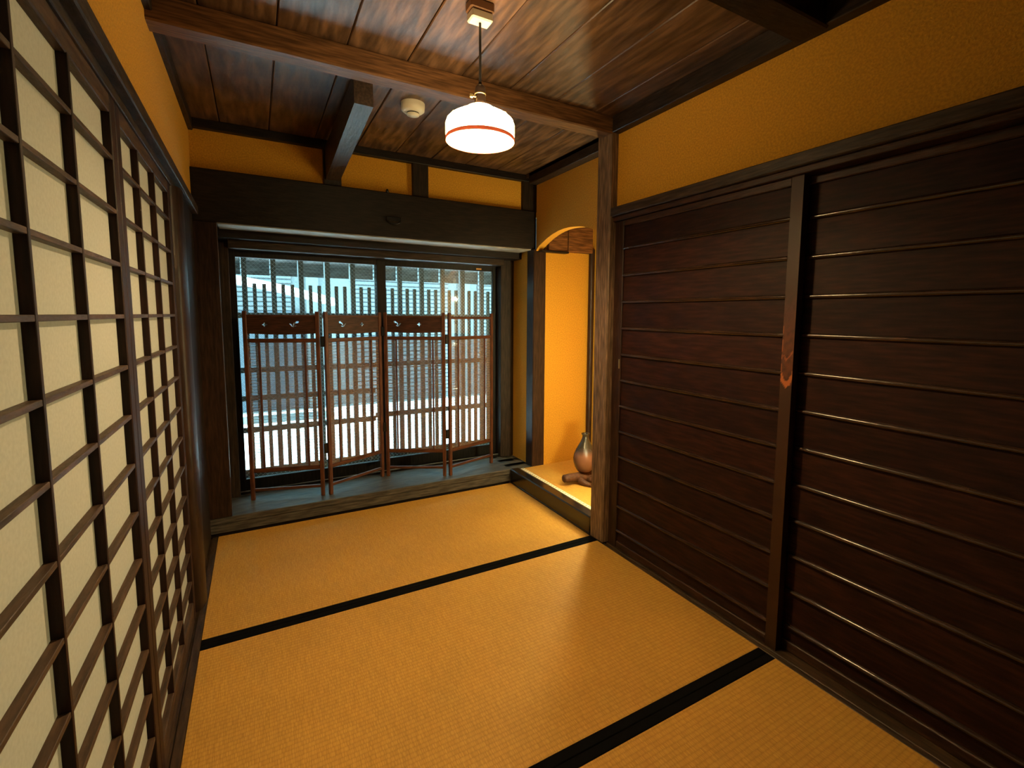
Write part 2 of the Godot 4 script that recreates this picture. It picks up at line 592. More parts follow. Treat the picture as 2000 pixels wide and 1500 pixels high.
	block("ledge_end", Vector3(1.49, 0.0, -3.20), Vector3(1.74, LEDGE, -2.86), M.ledge_x, t12, 0.001)
	var t13 := put("trim_13", box_mesh(Vector3(1.643, LEDGE, -2.925), Vector3(1.741, 1.597, -2.83), 0.005), M.post_y)
	tag(t13, "dark polished post at the corner of window and alcove", "post", "", "structure")

	# ---- wall behind the camera
	var wf := shell("wall_front", "dark boarded wall closing the room opposite the window", "wall")
	block("boards", Vector3(-2.8, -0.1, 1.2), Vector3(2.4, CEIL + 0.1, 1.28), M.dark_y, wf, 0)

	# ---- beams under the ceiling
	var b1 := put("trim_14", box_mesh(Vector3(-0.25, 2.003, -1.925), Vector3(XR + 0.02, CEIL + 0.003, -1.845), 0.005), M.beam_x)
	tag(b1, "reddish brown ceiling beam crossing behind the pendant lamp", "beam", "", "structure")
	var b2 := put("trim_15", box_mesh(Vector3(-0.25, 2.000, -0.973), Vector3(XR + 0.02, CEIL + 0.003, -0.874), 0.005), M.dark_x)  # near-black colour stands in for the beam being unlit
	tag(b2, "ceiling beam crossing above the middle mat, shade put into its dark colour", "beam", "", "structure")
	# short sloping beam running to the window wall
	var ss := new_st()
	var pr := PackedVector2Array([Vector2(0, 1.953), Vector2(0, 2.06), Vector2(-0.90, 2.04), Vector2(-0.90, 1.872)])
	prism(ss, pr, Vector3(0.362, 0, -2.0), Vector3(0, 0, 1), Vector3(0, 1, 0), Vector3(0.071, 0, 0))
	var b3 := put("trim_16", done(ss), M.stub_z)
	tag(b3, "short sloping beam stub running to the plaster over the window", "beam", "", "structure")

# ---------------------------------------------------------------- alcove
func make_alcove() -> void:
	var w := shell("wall_alcove", "bright ochre plaster walls inside the alcove", "wall")
	block("plaster", Vector3(1.735, 0.05, -2.95), Vector3(2.2, CEIL, -2.832), M.plaster, w, 0)
	block("plaster", Vector3(2.135, 0.05, -2.90), Vector3(2.25, CEIL, -1.80), M.plaster, w, 0)
	block("plaster", Vector3(1.592, 0.05, -1.90), Vector3(2.2, CEIL, -1.80), M.plaster, w, 0)
	# hanging wall with an arched lower edge
	var st := new_st()
	var pts := PackedVector2Array()
	for q in [[-2.83, 1.585], [-2.815, 1.600], [-2.785, 1.615], [-2.746, 1.630], [-2.69, 1.650], [-2.622, 1.667], [-2.56, 1.677], [-2.506, 1.681], [-2.45, 1.681], [-2.397, 1.677], [-2.34, 1.669], [-2.294, 1.660], [-2.24, 1.645], [-2.197, 1.631], [-2.12, 1.603], [-2.05, 1.575], [-1.95, 1.53], [-1.90, 1.51], [-1.90, 2.08], [-2.83, 2.08]]:
		pts.append(Vector2(q[0], q[1]))
	prism(st, pts, Vector3(1.66, 0, 0), Vector3(0, 0, 1), Vector3(0, 1, 0), Vector3(0.05, 0, 0))
	var h := put("wall_arch", done(st), M.plaster)
	tag(h, "plastered hanging wall with an arched lower edge over the alcove opening", "wall", "", "structure")
	var t := shell("trim_17", "dark strip where the hanging alcove wall meets the ceiling", "trim")
	block("strip", Vector3(1.60, 2.012, -2.83), Vector3(1.664, CEIL + 0.001, -1.951), M.dark_z, t, 0.002)
	# timber lintel on the alcove's far wall
	var l := shell("trim_18", "orange-lit timber lintel under the arch of the alcove", "lintel")
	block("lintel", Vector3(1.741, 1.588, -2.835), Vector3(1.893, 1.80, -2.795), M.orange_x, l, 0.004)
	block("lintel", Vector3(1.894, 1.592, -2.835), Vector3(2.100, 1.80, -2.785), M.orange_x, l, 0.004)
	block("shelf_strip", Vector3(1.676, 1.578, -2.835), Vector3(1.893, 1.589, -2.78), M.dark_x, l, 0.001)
	# corner pole
	var cs := new_st(true)
	tube(cs, [Vector3(2.108, 0.10, -2.806), Vector3(2.108, 1.62, -2.806)], [0.021, 0.021], 16, false)
	var cp := put("trim_19", done(cs), M.post_y)
	tag(cp, "slim brown corner post inside the alcove", "post", "", "structure")
	# raised base
	var b := shell("trim_20", "black lacquered front beam of the raised alcove floor", "beam")
	block("front_beam", Vector3(XR + 0.0005, 0.006, ZF - 0.002), Vector3(1.549, 0.100, -1.952), M.lacquer, b, 0.006)
	block("base_strip", Vector3(XR - 0.001, 0.0, ZF), Vector3(1.50, 0.010, -1.952), M.lacquer, b, 0.002)
	block("alcove_deck", Vector3(1.549, -0.05, -2.86), Vector3(2.2, 0.072, -1.85), M.sill_z, b, 0)

	var m := thing("alcove_mat", "yellow rush mat with white crested border on the alcove floor", "mat", Vector3(1.55, 0.072, -2.829))
	put("surface", mat_mesh(Vector3(0.026, 0, 0.0), Vector3(0.583, 0.028, 0.925)), M.rush, m)
	var bs := SurfaceTool.new()
	bs.begin(Mesh.PRIMITIVE_TRIANGLES)
	bs.set_smooth_group(-1)
	var L := 0.93
	var reps := L / 0.026
	for q in [[Vector3(0, 0.0285, 0), Vector3(0.027, 0.0290, 0), 0.0, 1.0], [Vector3(0, 0.0, 0), Vector3(0, 0.0285, 0), 0.0, 0.06]]:
		var a: Vector3 = q[0]
		var e: Vector3 = q[1]
		var zz := Vector3(0, 0, L)
		var vs := [a, e, e + zz, a + zz]
		var us := [Vector2(q[2], 0), Vector2(q[3], 0), Vector2(q[3], reps), Vector2(q[2], reps)]
		var ord := [0, 1, 2, 0, 2, 3]
		for i in ord:
			bs.set_uv(us[i]); bs.add_vertex(vs[i])
	var bo := put("border", done(bs), M.motif, m)
	tag(bo, "white cloth border with small dark crests")

	# vase on a piece of driftwood
	var base := Vector3(1.768, 0.10, -2.40)
	var d := thing("driftwood_stand", "gnarled reddish driftwood slab under the brown vase", "stand", base)
	var ds := new_st(true)
	tube(ds, [Vector3(-0.150, 0.052, 0.010), Vector3(-0.115, 0.050, 0.006), Vector3(-0.07, 0.044, 0.0), Vector3(-0.02, 0.036, -0.005), Vector3(0.04, 0.036, 0.0), Vector3(0.10, 0.034, 0.02), Vector3(0.14, 0.03, 0.05)],
		[0.024, 0.026, 0.028, 0.034, 0.036, 0.030, 0.018], 14)
	put("trunk", done(ds), M.drift, d)
	for q in [[Vector3(-0.04, 0.035, 0.0), Vector3(-0.03, 0.018, 0.06), Vector3(-0.01, 0.012, 0.10)], [Vector3(0.03, 0.03, 0.02), Vector3(0.05, 0.02, 0.08), Vector3(0.08, 0.012, 0.11)], [Vector3(0.02, 0.03, -0.02), Vector3(0.0, 0.018, -0.07), Vector3(-0.02, 0.012, -0.09)]]:
		var fs := new_st(true)
		tube(fs, q, [0.026, 0.018, 0.012], 10)
		put("root", done(fs), M.drift, d)
	var vz := thing("vase", "slender-necked brown ceramic vase with dark glazed shoulder", "vase", base + Vector3(0.012, 0.0735, 0.0))
	var prof := []
	var cols := []
	var glaze := Color(0.016, 0.014, 0.011)
	var clay := Color(0.105, 0.042, 0.021)
	var raw := [[0.0, 0.0], [0.040, 0.0], [0.052, 0.008], [0.064, 0.030], [0.073, 0.060], [0.075, 0.085], [0.070, 0.112], [0.058, 0.140], [0.044, 0.165], [0.031, 0.188], [0.022, 0.208], [0.0185, 0.222], [0.019, 0.232], [0.025, 0.238], [0.026, 0.243], [0.021, 0.244], [0.015, 0.236], [0.012, 0.21]]
	for r in raw:
		prof.append(Vector2(r[0], r[1]))
		cols.append(clay.lerp(glaze, smoothstep(0.112, 0.150, r[1])))
	var vs2 := new_st(true)
	lathe(vs2, prof, Vector3.ZERO, 40, cols)
	put("body", done(vs2), M.ceramic, vz)

	# upright lamp of three frosted tubes hidden behind the pillar
	var al := thing("alcove_lamp", "upright lamp of three frosted tubes standing behind the square pillar", "lamp", Vector3(1.662, 0.100, -2.128))
	var bs0 := new_st(true)
	lathe(bs0, [Vector2(0.0, 0.0), Vector2(0.026, 0.0), Vector2(0.026, 0.016), Vector2(0.016, 0.022)], Vector3.ZERO, 24)
	put("foot", done(bs0), M.iron, al)
	for k in 3:
		var y0 := 0.14 + 0.43 * k
		var ls := new_st(true)
		lathe(ls, [Vector2(0.0, y0), Vector2(0.012, y0 + 0.002), Vector2(0.014, y0 + 0.01), Vector2(0.014, y0 + 0.39), Vector2(0.012, y0 + 0.398), Vector2(0.0, y0 + 0.40)], Vector3.ZERO, 20)
		put("tube", done(ls), glow(2.0), al)
		lamp_light(Vector3(0, y0 + 0.2, 0), ALCOVE_ENERGY / 3.0, 0.02, al, ALCOVE_COLOR)
	var sk := new_st(true)
	tube(sk, [Vector3(0.024, 0.02, 0.012), Vector3(0.024, 1.44, 0.012)], [0.004, 0.004], 8)
	put("stem", done(sk), M.iron, al)

# a mat with slight patches of tone from wear
func mat_mesh(lo: Vector3, hi: Vector3) -> Mesh:
	var st := new_st()
	st.set_color(Color(1, 1, 1))
	var fn := FastNoiseLite.new()
	fn.seed = 5
	fn.frequency = 1.6
	fn.fractal_octaves = 4
	var nx := 36
	var nz := 20
	for i in nx:
		for j in nz:
			var q := []
			for e in [[0, 0], [1, 0], [1, 1], [0, 0], [1, 1], [0, 1]]:
				var p := Vector3(lerpf(lo.x, hi.x, float(i + e[0]) / nx), hi.y, lerpf(lo.z, hi.z, float(j + e[1]) / nz))
				var v := 0.93 + 0.10 * fn.get_noise_2d(p.x + hi.z * 7.0, p.z * 1.3)
				st.set_color(Color(v, v * 0.99, v * 0.97))
				st.add_vertex(p)
	st.set_color(Color(0.9, 0.9, 0.88))
	var b := [Vector3(lo.x, lo.y, lo.z), Vector3(hi.x, lo.y, lo.z), Vector3(hi.x, lo.y, hi.z), Vector3(lo.x, lo.y, hi.z)]
	for k in 4:
		var p: Vector3 = b[k]
		var q: Vector3 = b[(k + 1) % 4]
		var u := Vector3(0, hi.y - lo.y, 0)
		quad(st, p, q, q + u, p + u, (p + q) * 0.5 - (lo + hi) * 0.5)
	return done(st)

func make_mats() -> void:
	var spans := [[ZF + 0.001, -1.917, false, "tatami mat lying between the window ledge and the alcove step"],
		[-1.917, -0.939, true, "tatami mat between the two black cloth bands before the worn battened door"],
		[-0.939, 0.037, true, "tatami mat past the second black band, beside the rear battened door"],
		[0.037, 1.015, true, "tatami mat farthest from the window"]]
	for s in spans:
		var z0: float = s[0]
		var z1: float = s[1]
		var t := thing("tatami_mat", s[3], "tatami mat", Vector3(XL, -0.0555, z0), 0.0, "tatami mats on the floor")
		var L := XR - XL
		var W := z1 - z0 - 0.001
		var bw := 0.0315
		var a := 0.0
		if s[2]:
			a = bw
			put("border", box_mesh(Vector3(0, 0, 0), Vector3(L, 0.0565, bw), 0.002), M.border, t)
		put("border", box_mesh(Vector3(0, 0, W - bw), Vector3(L, 0.0565, W), 0.002), M.border, t)
		put("surface", mat_mesh(Vector3(0, 0, a), Vector3(L, 0.0555, W - bw)), M.rush, t)

# ---------------------------------------------------------------- doors
func make_paper_door(called: String, label: String, z0: float, z1: float, bars: Array, xf: float) -> void:
	# z0 is the end towards the window; the front of the frame stands at xf
	var t := shell(called, label, "sliding door")
	t.position = Vector3(xf, 0, 0)
	var d := 0.028
	var y1 := 1.602
	put("stile", box_mesh(Vector3(-d, -0.006, z0), Vector3(0, y1, z0 + 0.038), 0.002), M.shoji_shaded_y, t)
	put("stile", box_mesh(Vector3(-d, -0.006, z1 - 0.038), Vector3(0, y1, z1), 0.002), M.shoji_shaded_y, t)
	put("top_rail", box_mesh(Vector3(-d, 1.564, z0 + 0.038), Vector3(-0.001, y1, z1 - 0.038), 0.002), M.shoji_lit_z, t)
	put("bottom_rail", box_mesh(Vector3(-d, -0.006, z0 + 0.038), Vector3(-0.001, 0.070, z1 - 0.038), 0.002), M.shoji_lit_z, t)
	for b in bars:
		put("upright_bar", box_mesh(Vector3(-0.016, 0.068, b - 0.0045), Vector3(-0.001, 1.566, b + 0.0045), 0.0008), M.shoji_shaded_y, t)
	for k in 13:
		var y := 1.142 + 0.1103 * (3 - k)
		put("cross_bar", box_mesh(Vector3(-0.016, y - 0.0045, z0 + 0.036), Vector3(-0.0018, y + 0.0045, z1 - 0.036), 0.0008), M.shoji_lit_z, t)
	var cells := [z0 + 0.036] + bars + [z1 - 0.036]
	var ps := new_st()
	quad(ps, Vector3(-0.0162, 0.066, z0 + 0.034), Vector3(-0.0162, 1.568, z0 + 0.034), Vector3(-0.0162, 1.568, z1 - 0.034), Vector3(-0.0162, 0.066, z1 - 0.034), Vector3.RIGHT)
	put("paper", done(ps), M.paper, t)

func make_doors() -> void:
	make_paper_door("door_1", "paper lattice sliding door next to the round-faced post", -2.135, -1.378, [-1.6075, -1.8385], -0.245)
	make_paper_door("door_2", "paper lattice sliding door farther from the window, under the dark rail", -1.375, -0.604, [-1.0795, -0.8555], -0.245)
	make_paper_door("door_3", "paper lattice sliding door on the rear track, partly behind its neighbour", -0.66, 0.11, [-0.40, -0.15], -0.279)
	make_paper_door("door_6", "paper lattice sliding door at the end away from the window", 0.112, 0.88, [0.37, 0.62], -0.245)
	for e in [["door_4", "dark battened sliding door with a worn stile, next to the pillar", -1.844, -0.930, 1.520, true], ["door_5", "dark battened sliding door on the rear track, half in shadow", -1.000, -0.04, 1.556, false], ["door_7", "dark battened sliding door at the end away from the pillar", -0.05, 0.87, 1.520, false]]:
		var t := shell(e[0], e[1], "sliding door")
		t.position = Vector3(e[4], 0, 0)
		var z0: float = e[2]
		var z1: float = e[3]
		var d := 0.030
		var sw := 0.040
		put("stile", box_mesh(Vector3(0, 0.0, z0), Vector3(d, 1.60, z0 + sw + 0.022), 0.003), M.door_frame, t)
		if e[5]:
			put("stile", worn_stile(z1 - sw, z1, d), M.worn, t)
		else:
			put("stile", box_mesh(Vector3(0, 0.0, z1 - sw), Vector3(d, 1.60, z1), 0.003), M.door_frame, t)
		put("bottom_rail", box_mesh(Vector3(0.001, 0.0, z0 + sw + 0.022), Vector3(d, 0.036, z1 - sw), 0.003), M.door_rail, t)
		put("top_rail", box_mesh(Vector3(0.001, 1.572, z0 + sw + 0.022), Vector3(d, 1.60, z1 - sw), 0.003), M.door_rail, t)
		var ys := [0.036, 0.087]
		for k in 11: ys.append(0.213 + 0.1257 * k)
		ys.append(1.572)
		for k in ys.size() - 1:
			put("plank", box_mesh(Vector3(0.010, ys[k], z0 + sw + 0.020), Vector3(0.018, ys[k + 1], z1 - sw + 0.002), 0.0006), M.door_plank[(k * 2 + 1) % 3], t)
		for k in range(1, ys.size() - 1):
			put("batten", batten_mesh(z0 + sw + 0.020, z1 - sw + 0.002), M.batten, t, Vector3(0.010, ys[k], 0))
	# finger latch on the first stile of the worn door
	var la := get_node("door_4")
	put("latch", box_mesh(Vector3(-0.003, 0.90, -1.792), Vector3(0.002, 0.945, -1.786), 0.001), M.brass, la)

var batten_cache := {}
func batten_mesh(z0: float, z1: float) -> Mesh:
	var key := "%.3f %.3f" % [z0, z1]
	if not batten_cache.has(key):
		var st := new_st(true)
		var pr := []
		for k in 9:
			var a := PI * k / 8.0
			pr.append(Vector2(-0.0105 * sin(a), 0.0085 * cos(a)))
		for k in 8:
			var p: Vector2 = pr[k]
			var q: Vector2 = pr[k + 1]
			quad(st, Vector3(p.x, p.y, z0), Vector3(q.x, q.y, z0), Vector3(q.x, q.y, z1), Vector3(p.x, p.y, z1), Vector3((p.x + q.x), (p.y + q.y), 0))
		batten_cache[key] = done(st)
	return batten_cache[key]

# the stile whose varnish is rubbed off where hands pull it
func worn_stile(z0: float, z1: float, d: float) -> Mesh:
	var st := new_st()
	var fn := FastNoiseLite.new()
	fn.seed = 9
	fn.frequency = 34.0
	fn.fractal_octaves = 3
	var base := Color(0.034, 0.013, 0.007)
	var rub := Color(0.085, 0.026, 0.011)
	var bare := Color(0.30, 0.085, 0.022)
	var n := 320
	var m := 10
	for j in n:
		for i in m:
			var v := []
			for e in [[0, 0], [1, 0], [1, 1], [0, 1]]:
				v.append(Vector3(0, 1.60 * (j + e[1]) / n, lerpf(z0, z1, float(i + e[0]) / m)))
			for w in [0, 1, 2, 0, 2, 3]:
				var p: Vector3 = v[w]
				var nz := fn.get_noise_2d(p.y, p.z * 1.5)
				var edge := 0.0
				var r := smoothstep(0.925, 0.95, p.y + 0.03 * nz) * (1.0 - smoothstep(1.10, 1.24, p.y + 0.10 * nz))
				var c := base.lerp(rub, clampf(r * (0.75 + 0.9 * nz), 0, 1))
				# bare wood in a ragged band under the rubbed part and along its edge
				var side := absf((p.z - (z0 + z1) * 0.5) / (z1 - z0)) * 2.0
				var low := p.y - 0.932 - 0.035 * side * side
				if absf(low) < 0.012 + 0.012 * nz: edge = 1.0
				if p.y > 0.94 and p.y < 1.13 and side > 0.82 and p.z < (z0 + z1) * 0.5 and nz > 0.05: edge = 0.8
				if absf(p.y - 1.025 - 0.012 * sin(p.z * 160.0)) < 0.0035 and side < 0.8: edge = 0.55
				st.set_color(c.lerp(bare, edge))
				st.add_vertex(v[w])
	st.set_color(base)
	for q in [[Vector3(0, 0, z0), Vector3(d, 0, z0), Vector3(0, 0, -1)], [Vector3(0, 0, z1), Vector3(d, 0, z1), Vector3(0, 0, 1)]]:
		var u := Vector3(0, 1.6, 0)
		quad(st, q[0], q[1], q[1] + u, q[0] + u, q[2])
	return done(st)

# ---------------------------------------------------------------- window and what lies beyond
func make_window() -> void:
	var w := shell("window_1", "wide sliding window of wired glass in dark sashes", "window")
	var zj := -3.165
	block("jamb", Vector3(-0.186, LEDGE, -3.26), Vector3(-0.116, 1.597, zj + 0.015), M.jamb, w, 0.003)
	block("jamb", Vector3(1.556, LEDGE, -3.26), Vector3(1.661, 1.597, zj + 0.015), M.jamb, w, 0.003)
	block("lintel", Vector3(-0.186, 1.548, -3.26), Vector3(1.66, 1.597, -3.03), M.dark_x, w, 0.003)
	block("head_frame", Vector3(-0.116, 1.505, -3.26), Vector3(1.556, 1.549, -3.10), M.head, w, 0.003)
	block("track", Vector3(-0.116, LEDGE - 0.005, -3.26), Vector3(1.556, 0.108, -3.185), M.sash, w, 0.002)
	block("track_rail", Vector3(-0.116, 0.108, -3.195), Vector3(1.556, 0.112, -3.191), M.track, w, 0.0)
	# sashes
	for s in [[-0.116, 0.746, -3.225, -3.195, "left"], [0.687, 1.556, -3.258, -3.228, "right"]]:
		var sash := put("sash", sash_mesh(s[0], s[1], s[2], s[3]), M.sash, w)
		var zm: float = (s[2] + s[3]) * 0.5
		var gx0: float = s[0] + 0.030
		var gx1: float = s[1] - 0.056
		if s[4] == "right":
			gx0 = s[0] + 0.056
			gx1 = s[1] - 0.030
		put("pane", box_mesh(Vector3(gx0 - 0.004, 0.176, zm - 0.003), Vector3(gx1 + 0.004, 1.472, zm + 0.003), 0.0), M.glass, sash)
		var ws := new_st()
		var step := 0.024
		var X0 := gx0
		var Y0 := 0.18
		var WW := gx1 - gx0
		var HH := 1.29
		for dir in [1, -1]:
			var k := -HH
			while k < WW:
				# line x = k + t, y = t
				var ta := maxf(0.0, -k)
				var tb := minf(HH, WW - k)
				if tb - ta > 0.01:
					var pa := Vector2(k + ta, ta)
					var pb := Vector2(k + tb, tb)
					if dir < 0:
						pa.x = WW - pa.x
						pb.x = WW - pb.x
					var A := Vector3(X0 + pa.x, Y0 + pa.y, zm)
					var B := Vector3(X0 + pb.x, Y0 + pb.y, zm)
					tube(ws, [A, B], [0.0004, 0.0004], 4, false)
				k += step
		var wi := put("wire_mesh", done(ws), M.wire, sash)
		wi.set_meta("kind", "stuff")
	block("paper_label", Vector3(1.395, 1.477, -3.227), Vector3(1.435, 1.488, -3.2255), M.sticker, w, 0)

func sash_mesh(x0: float, x1: float, z0: float, z1: float) -> Mesh:
	var st := new_st()
	var l := 0.030 if x0 < 0.0 else 0.056
	var r := 0.056 if x0 < 0.0 else 0.030
	bx(st, Vector3(x0, 0.108, z0), Vector3(x0 + l, 1.507, z1), 0.002)
	bx(st, Vector3(x1 - r, 0.108, z0), Vector3(x1, 1.507, z1), 0.002)
	bx(st, Vector3(x0 + l, 1.468, z0), Vector3(x1 - r, 1.507, z1), 0.002)
	bx(st, Vector3(x0 + l, 0.108, z0), Vector3(x1 - r, 0.180, z1), 0.002)
	return done(st)

func make_outside() -> void:
	var la := thing("street_lattice", "dark wooden street lattice of tall and short bars beyond the glass", "lattice", Vector3(0, 0, -3.45))
	var tall := box_mesh(Vector3(-0.014, -0.45, -0.016), Vector3(0.014, 2.0, 0.016), 0.002)
	var short := box_mesh(Vector3(-0.0105, -0.45, -0.012), Vector3(0.0105, 1.336, 0.012), 0.002)
	for k in range(-1, 12):
		var x := -0.050 + 0.1586 * k
		put("tall_bar", tall, M.lattice_y, la, Vector3(x, 0, 0))
		for j in [1, 2]:
			put("short_bar", short, M.lattice_y, la, Vector3(x + 0.0528 * j, 0, 0))
	block("cross_rail", Vector3(-0.25, 1.122, -0.022), Vector3(1.85, 1.157, -0.008), M.lattice_x, la)
	for y in [0.797, 0.618, 0.415]:
		block("cross_rail", Vector3(-0.25, y - 0.017, -0.022), Vector3(0.72, y + 0.017, -0.008), M.lattice_x, la)
	for y in [0.80, 0.437]:
		block("cross_rail", Vector3(0.72, y - 0.017, -0.022), Vector3(1.85, y + 0.017, -0.008), M.lattice_x, la)
	block("foot_rail", Vector3(-0.25, 0.05, -0.022), Vector3(1.85, 0.16, -0.008), M.lattice_x, la)
	# pale boards behind the upper part of the lattice, a slit of daylight between them
	for k in range(-1, 11):
		var x := -0.050 + 0.1586 * k
		block("upper_board", Vector3(x - 0.006, 1.390, -0.034), Vector3(x + 0.1586 - 0.0195, 1.72, -0.028), M.eave_board, la, 0.001)

	var g := shell("ground", "pale paved street outside the window", "street")
	block("paving", Vector3(-14, -0.55, -16), Vector3(18, -0.45, -3.5), M.asphalt, g, 0)

	var b := thing("building", "pale house with roller shutters across the street", "building", Vector3(0, -0.45, -9.0))
	block("wall", Vector3(-8, 0, -2.0), Vector3(12, 5.6, 0), M.facade, b, 0.01)
	block("eave", Vector3(-8, 2.85, 0), Vector3(12, 3.0, 0.7), M.facade_dark, b, 0.01)
	block("plinth", Vector3(-8, 0, 0), Vector3(0.75, 1.65, 0.06), M.facade_dark, b, 0.01)
	for q in [[-2.6, 0.55, 1.65], [1.5, 3.3, 0.1], [3.9, 5.6, 0.1]]:
		var st := new_st()
		var y: float = q[2]
		while y < 2.45:
			bx(st, Vector3(q[0], y, 0.0), Vector3(q[1], y + 0.065, 0.045), 0.012)
			y += 0.075
		var s := put("shutter_slats", done(st), M.shutter, b)
		s.set_meta("kind", "stuff")
		block("shutter_box", Vector3(q[0] - 0.05, 2.45, 0), Vector3(q[1] + 0.05, 2.72, 0.16), M.facade, b, 0.01)
	for x in [0.85, 3.6, 5.9]:
		block("pilaster", Vector3(x - 0.1, 0, 0), Vector3(x + 0.1, 2.85, 0.14), M.facade, b, 0.01)
	# curved white awning edge
	var aw := thing("awning", "curved white awning sloping before the house across the street", "awning", Vector3(0, 0, -7.6))
	var sa := new_st()
	var top := PackedVector2Array()
	var bot := PackedVector2Array()
	for k in 17:
		var s2 := k / 16.0
		var x := lerpf(-1.9, 1.05, s2)
		var y := 1.80 - 0.42 * s2 * s2
		top.append(Vector2(x, y))
		bot.append(Vector2(x, y - 0.10))
	bot.reverse()
	top.append_array(bot)
	prism(sa, top, Vector3(0, 0, 0), Vector3.RIGHT, Vector3.UP, Vector3(0, 0, -0.6))
	put("canopy", done(sa), M.awning, aw)
	for x in [-1.7, 0.9]:
		block("leg", Vector3(x - 0.02, -0.45, -0.06), Vector3(x + 0.02, 1.30, -0.02), M.facade, aw, 0.004)

# ---------------------------------------------------------------- folding screen
func make_screen() -> void:
	var sc := thing("folding_screen", "low four-panel reed folding screen on the window ledge", "screen", Vector3(0, LEDGE, 0))
	var spans := [[Vector2(-0.062, -3.066), Vector2(0.314, -2.957), 0.28, 0.66], [Vector2(0.337, -2.948), Vector2(0.692, -3.130), 0.64, 0.30], [Vector2(0.711, -3.126), Vector2(1.055, -2.944), 0.58, 0.23], [Vector2(1.073, -2.936), Vector2(1.445, -3.062), -1.0, -1.0]]
	for i in 4:
		var a: Vector2 = spans[i][0]
		var b: Vector2 = spans[i][1]
		var W := a.distance_to(b)
		var p := Node3D.new()
		p.name = "panel"
		sc.add_child(p, true)
		p.position = Vector3(a.x, 0, a.y)
		p.rotation.y = -(b - a).angle()
		tag(p, ["panel with solid top board, beside the paper doors", "panel with solid top board left of the hinge", "panel with solid top board right of the hinge", "panel with open top, beside the alcove"][i])
		if i == 1: tag(p, "panel with solid top board turning back towards the glass")
		if i == 2: tag(p, "panel with solid top board turning forward from the glass")
		var sw := 0.021
		put("stile", box_mesh(Vector3(0, 0, -0.009), Vector3(sw, 1.070, 0.009), 0.002), M.screen, p)
		put("stile", box_mesh(Vector3(W - sw, 0, -0.009), Vector3(W, 1.070, 0.009), 0.002), M.screen, p)
		put("bottom_rail", box_mesh(Vector3(sw, 0.158, -0.007), Vector3(W - sw, 0.181, 0.007), 0.002), M.screen_x, p)
		put("middle_rail", box_mesh(Vector3(sw, 0.897, -0.007), Vector3(W - sw, 0.918, 0.007), 0.002), M.screen_x, p)
		put("stretcher", box_mesh(Vector3(sw, 0.050, -0.007), Vector3(W - sw, 0.066, 0.007), 0.002), M.screen_x, p)
		for u in [0.20, 0.80]:
			put("batten", box_mesh(Vector3(W * u - 0.005, 0.180, 0.003), Vector3(W * u + 0.005, 0.898, 0.009), 0.001), M.screen, p)
		if i == 3:
			put("top_rail", box_mesh(Vector3(sw, 1.030, -0.007), Vector3(W - sw, 1.046, 0.007), 0.002), M.screen_x, p)
		else:
			put("top_rail", box_mesh(Vector3(sw, 1.040, -0.008), Vector3(W - sw, 1.050, 0.008), 0.002), M.screen_x, p)
			top_board(p, sw - 0.002, W - sw + 0.002, W * spans[i][2], W * spans[i][3], i == 0)
		# reeds
		var st := new_st(true)
		var y := 0.1825
		var k := 0
		while y < 0.897:
			var wob := 0.0006 * sin(k * 1.7)
			var r := 0.00155 + 0.0002 * sin(k * 2.9)
			tube(st, [Vector3(sw - 0.004, y + wob, 0), Vector3(W - sw + 0.004, y - wob, 0)], [r, r], 6, false)
			y += 0.0046
			k += 1
		var rd := put("reed_blind", done(st), M.reed, p)
		rd.set_meta("kind", "stuff")
	# hinges
	for q in [[Vector3(0.326, 0.90, -2.951)], [Vector3(0.702, 0.95, -3.117)], [Vector3(1.064, 0.90, -2.940)]]:
		for dy in [0.0, -0.62]:
			var c: Vector3 = q[0] + Vector3(0, dy, 0)
			put("hinge", box_mesh(c - Vector3(0.010, 0.030, 0.006), c + Vector3(0.010, 0.030, 0.006), 0.002), M.iron, sc)

func top_board(p: Node3D, x0: float, x1: float, flower: float, gourd: float, mirrored: bool) -> void:
	var b := CSGPolygon3D.new()
	b.name = "top_board"
	var pts := PackedVector2Array([Vector2(x0, 1.042), Vector2(x0, 0.946)])
	for k in range(1, 12):
		var s := k / 12.0
		pts.append(Vector2(lerpf(x0, x1, s), 0.946 - 0.006 * sin(PI * s)))
	pts.append(Vector2(x1, 0.946))
	pts.append(Vector2(x1, 1.042))
	pts.reverse()
	b.polygon = pts
	b.depth = 0.007
	b.position.z = 0.0035
	b.material = M.screen_board
	p.add_child(b, true)
	var cut := func(poly: PackedVector2Array) -> void:
		var c := CSGPolygon3D.new()
		c.name = "cutout"
		c.operation = CSGShape3D.OPERATION_SUBTRACTION
		if Geometry2D.is_polygon_clockwise(poly): poly.reverse()
		c.polygon = poly
		c.depth = 0.03
		c.position.z = 0.012
		b.add_child(c, true)
	var fl := PackedVector2Array()
	for k in 24:
		var a := TAU * k / 24.0
		var r := 0.0085 + 0.003 * cos(4.0 * a)
		fl.append(Vector2(flower + r * 1.15 * cos(a), 0.995 + r * sin(a)))
	cut.call(fl)
	var sgn := 1.0 if mirrored else -1.0
	var go := PackedVector2Array()
	for q in [[-0.004, 0.001], [-0.001, -0.005], [0.004, -0.003], [0.006, 0.004], [0.013, 0.007], [0.022, 0.008], [0.027, 0.014], [0.024, 0.019], [0.016, 0.019], [0.008, 0.013], [0.001, 0.009]]:
		go.append(Vector2(gourd + sgn * q[0], 0.996 + q[1]))
	cut.call(go)
	var cr := PackedVector2Array()
	for q in [[-0.024, 0.006], [-0.013, 0.003], [-0.009, -0.005], [-0.001, -0.010], [0.008, -0.008], [0.013, -0.0055], [0.008, -0.0115], [-0.002, -0.0140], [-0.012, -0.009], [-0.017, -0.001]]:
		cr.append(Vector2(gourd + sgn * q[0], 0.996 + q[1]))
	cut.call(cr)

